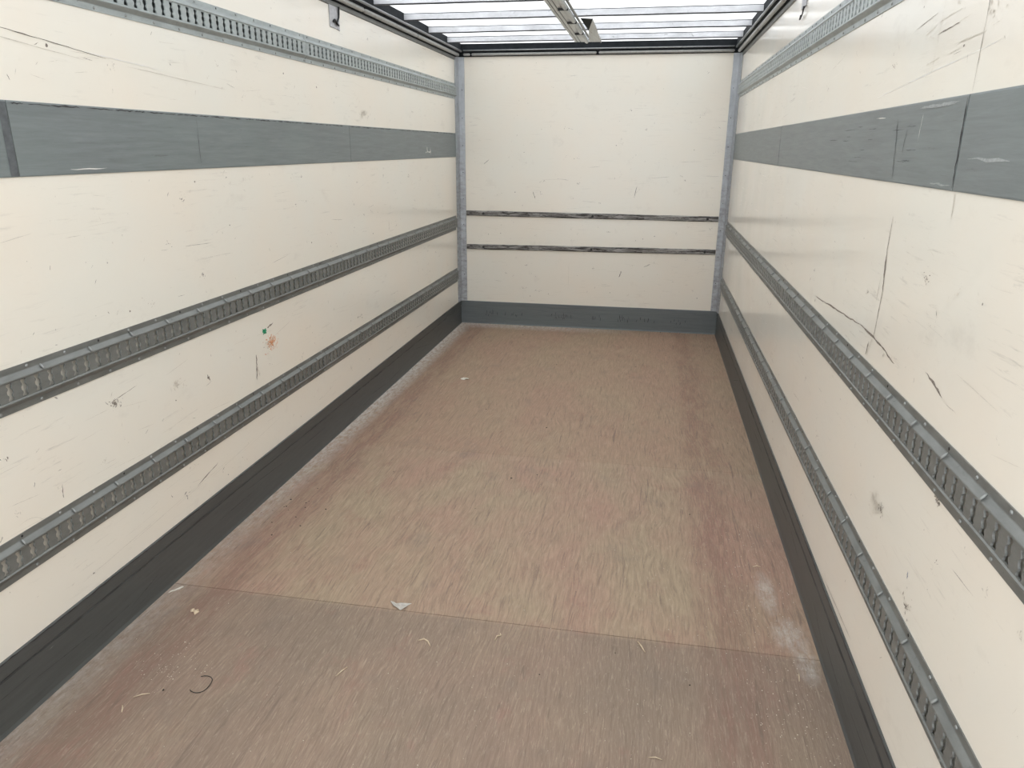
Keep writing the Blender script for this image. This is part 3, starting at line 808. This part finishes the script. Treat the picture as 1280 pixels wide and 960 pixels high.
# ------------------------------------------------------------ litter on the floor
def sheet(name, pts, crumple, mat, loc, label, cat, seed, thick=.0008, group=None):
    """a crumpled little sheet: polygon outline filled as a fan of rings"""
    rr = random.Random(seed); k = len(pts); v = [(0, 0, crumple)]; f = []
    for q, t in enumerate((.35, .7, 1.0)):
        for (a, b) in pts: v.append((a * t, b * t, .0006 + crumple * max(0, rr.uniform(-.3, 1.0))))
    for j in range(k): f.append((0, 1 + j, 1 + (j + 1) % k))
    for q in range(2):
        for j in range(k): f.append((1 + q * k + j, 1 + (q + 1) * k + j, 1 + (q + 1) * k + (j + 1) % k, 1 + q * k + (j + 1) % k))
    o = mk(name, v, f, mat, loc=loc); md = o.modifiers.new('thickness', 'SOLIDIFY'); md.thickness = thick; md.offset = 1
    return tag(o, label, cat, group)
sheet('torn_paper', [(-.035, .008), (-.022, .026), (0, .030), (.024, .022), (.032, .004), (.026, -.020), (.010, -.010), (.004, -.036), (-.006, -.014), (-.022, -.010)], .012, M['paper'], (-.733, 5.042, 0),
      'small crumpled cream scrap of paper on the far left of the floor', 'litter', 2)
sheet('plastic_scrap', [(-.042, .016), (-.020, .010), (.000, .012), (.022, .016), (.040, .020), (.030, .008), (.026, -.012), (.012, -.030), (-.006, -.018), (-.022, -.010)], .006, M['film'], (-.288, 2.250, 0),
      'flat torn grey plastic scrap lying on the floor joint', 'litter', 3)
sheet('paper_flake', [(-.020, -.022), (-.004, -.008), (.010, .010), (.018, .024), (.008, .026), (-.010, .006), (-.020, -.008)], .005, M['paper'], (-1.172, 2.178, 0),
      'narrow pale flake of paper against the left kick plate', 'litter', 4)
sheet('leaf_scrap', [(-.022, .006), (-.014, .018), (-.006, .006), (.008, .010), (.020, -.004), (.010, -.018), (.000, -.008), (-.014, -.006)], .006, M['wood'], (-1.023, 2.070, 0),
      'ragged tan scrap beside the left kick plate, before the floor joint', 'litter', 5)
def splinter(pts, r, loc, label, mat='wood', name='wood_splinter', cat='splinter', group='wood splinters on the floor'):
    mb = MB(); n = len(pts)
    mb.tube([(a, b, r * .9 + c) for a, b, c in pts], [r * (.5 if i in (0, n - 1) else 1) for i in range(n)], 0, 5)
    return tag(mb.build(name, M[mat], None, True, loc), label, cat, group)
splinter([(-.028, .004, 0), (-.010, .012, .003), (.006, .006, 0), (.022, -.018, 0)], .0026, (-.129, 2.060, 0), 'bent pale wood splinter just before the floor joint, nearer than the plastic scrap')
splinter([(-.014, .030, 0), (-.002, .006, .002), (.012, -.024, 0)], .0030, (.613, 2.174, 0), 'straight pale wood splinter right of centre, just before the floor joint')
splinter([(-.006, -.020, 0), (-.003, .002, .003), (.010, .012, 0), (.004, .024, 0)], .0026, (.112, 2.134, 0), 'small crooked splinter between the plastic scrap and the right hand splinter')
splinter([(-.010, -.024, 0), (0, .0, .002), (.010, .024, 0)], .0024, (-.357, 1.863, 0), 'thin upright looking splinter left of centre on the near floor board')
splinter([(-.020, -.010, 0), (0, .004, .002), (.020, .014, 0)], .0022, (-.930, 1.640, 0), 'upper of two short splinters near the bottom left on the red worn patch')
splinter([(-.010, .012, 0), (0, 0, .001), (.008, -.014, 0)], .0024, (-.950, 1.580, 0), 'lower of two short splinters near the bottom left on the red worn patch')
splinter([(-.020, .002, 0), (.000, .004, .002), (.018, .000, 0)], .0018, (.660, 1.690, 0), 'thin curved splinter close to the bottom frame edge, right of centre')
splinter([(-.018, .000, 0), (0, .010, .003), (.014, .006, 0)], .0022, (1.075, 2.78, 0), 'short pale splinter beside the white dust spill at the right')
splinter([(0, -.020, 0), (.003, 0, .002), (.006, .020, 0)], .0022, (1.120, 2.120, 0), 'brownish short splinter by the right kick plate at the floor joint')
# black wire loop
pts = []
for i in range(15):
    a = -2.3 + 4.6 * i / 14; pts.append((.030 * math.cos(a) , .040 * math.sin(a), .001 + .002 * math.sin(i)))
mb = MB(); mb.tube([(p[0], p[1], p[2] + .0012) for p in pts], .0013, 0, 5)
tag(mb.build('wire_loop', M['black'], None, True, (-.775, 1.722, 0)), 'thin black open loop of wire on the near left of the floor', 'wire')
# dust and crumbs nobody could count
rs = random.Random(77)
def specks(name, spots, mat, label, cat, rmin, rmax):
    v = []; f = []
    for x, y in spots:
        if abs(x) > 1.20 or y > 6.83 or y < 1.2: continue
        r = rs.uniform(rmin, rmax); g = rs.uniform(0, 6.28); e = rs.uniform(.4, 1); k = len(v)
        for a in (0, 1.57, 3.14, 4.71):
            lx, ly = r * math.cos(a), r * e * math.sin(a)
            v.append((x + lx * math.cos(g) - ly * math.sin(g), y + lx * math.sin(g) + ly * math.cos(g), 0.0001))
        v.append((x, y, r * .7)); f += [(k + j, k + (j + 1) % 4, k + 4) for j in range(4)] + [(k + 3, k + 2, k + 1, k)]
    return tag(mk(name, v, f, mat), label, cat, None, 'stuff')
sp = [(rs.uniform(-1.19, 1.19), 1.3 + rs.random() ** 1.3 * 4.5) for _ in range(420)]
sp += [(rs.gauss(-.93, .05), rs.gauss(1.79, .06)) for _ in range(60)]
sp += [(rs.uniform(.95, 1.19), rs.uniform(1.4, 3.2)) for _ in range(380)]
sp += [(rs.gauss(.8, .25), rs.uniform(1.8, 3.2)) for _ in range(120)]
specks('wood_dust', sp, M['dust'], 'pale specks of wood dust scattered over the brown floor', 'dust', .0010, .0027)
sp = [(rs.gauss(-1.03, .07), rs.gauss(2.85, .12)) for _ in range(16)] + [(rs.uniform(-1.1, 1.1), rs.uniform(1.6, 6.6)) for _ in range(26)]
sp += [(.985 + .02 * i, 6.12 - .03 * i) for i in range(5)] + [(rs.gauss(.80, .05), 6.825 - rs.random() * .01) for _ in range(16)]
specks('dark_crumbs', sp, M['crumb'], 'black rubber crumbs scattered over the brown floor', 'crumbs', .0022, .006)
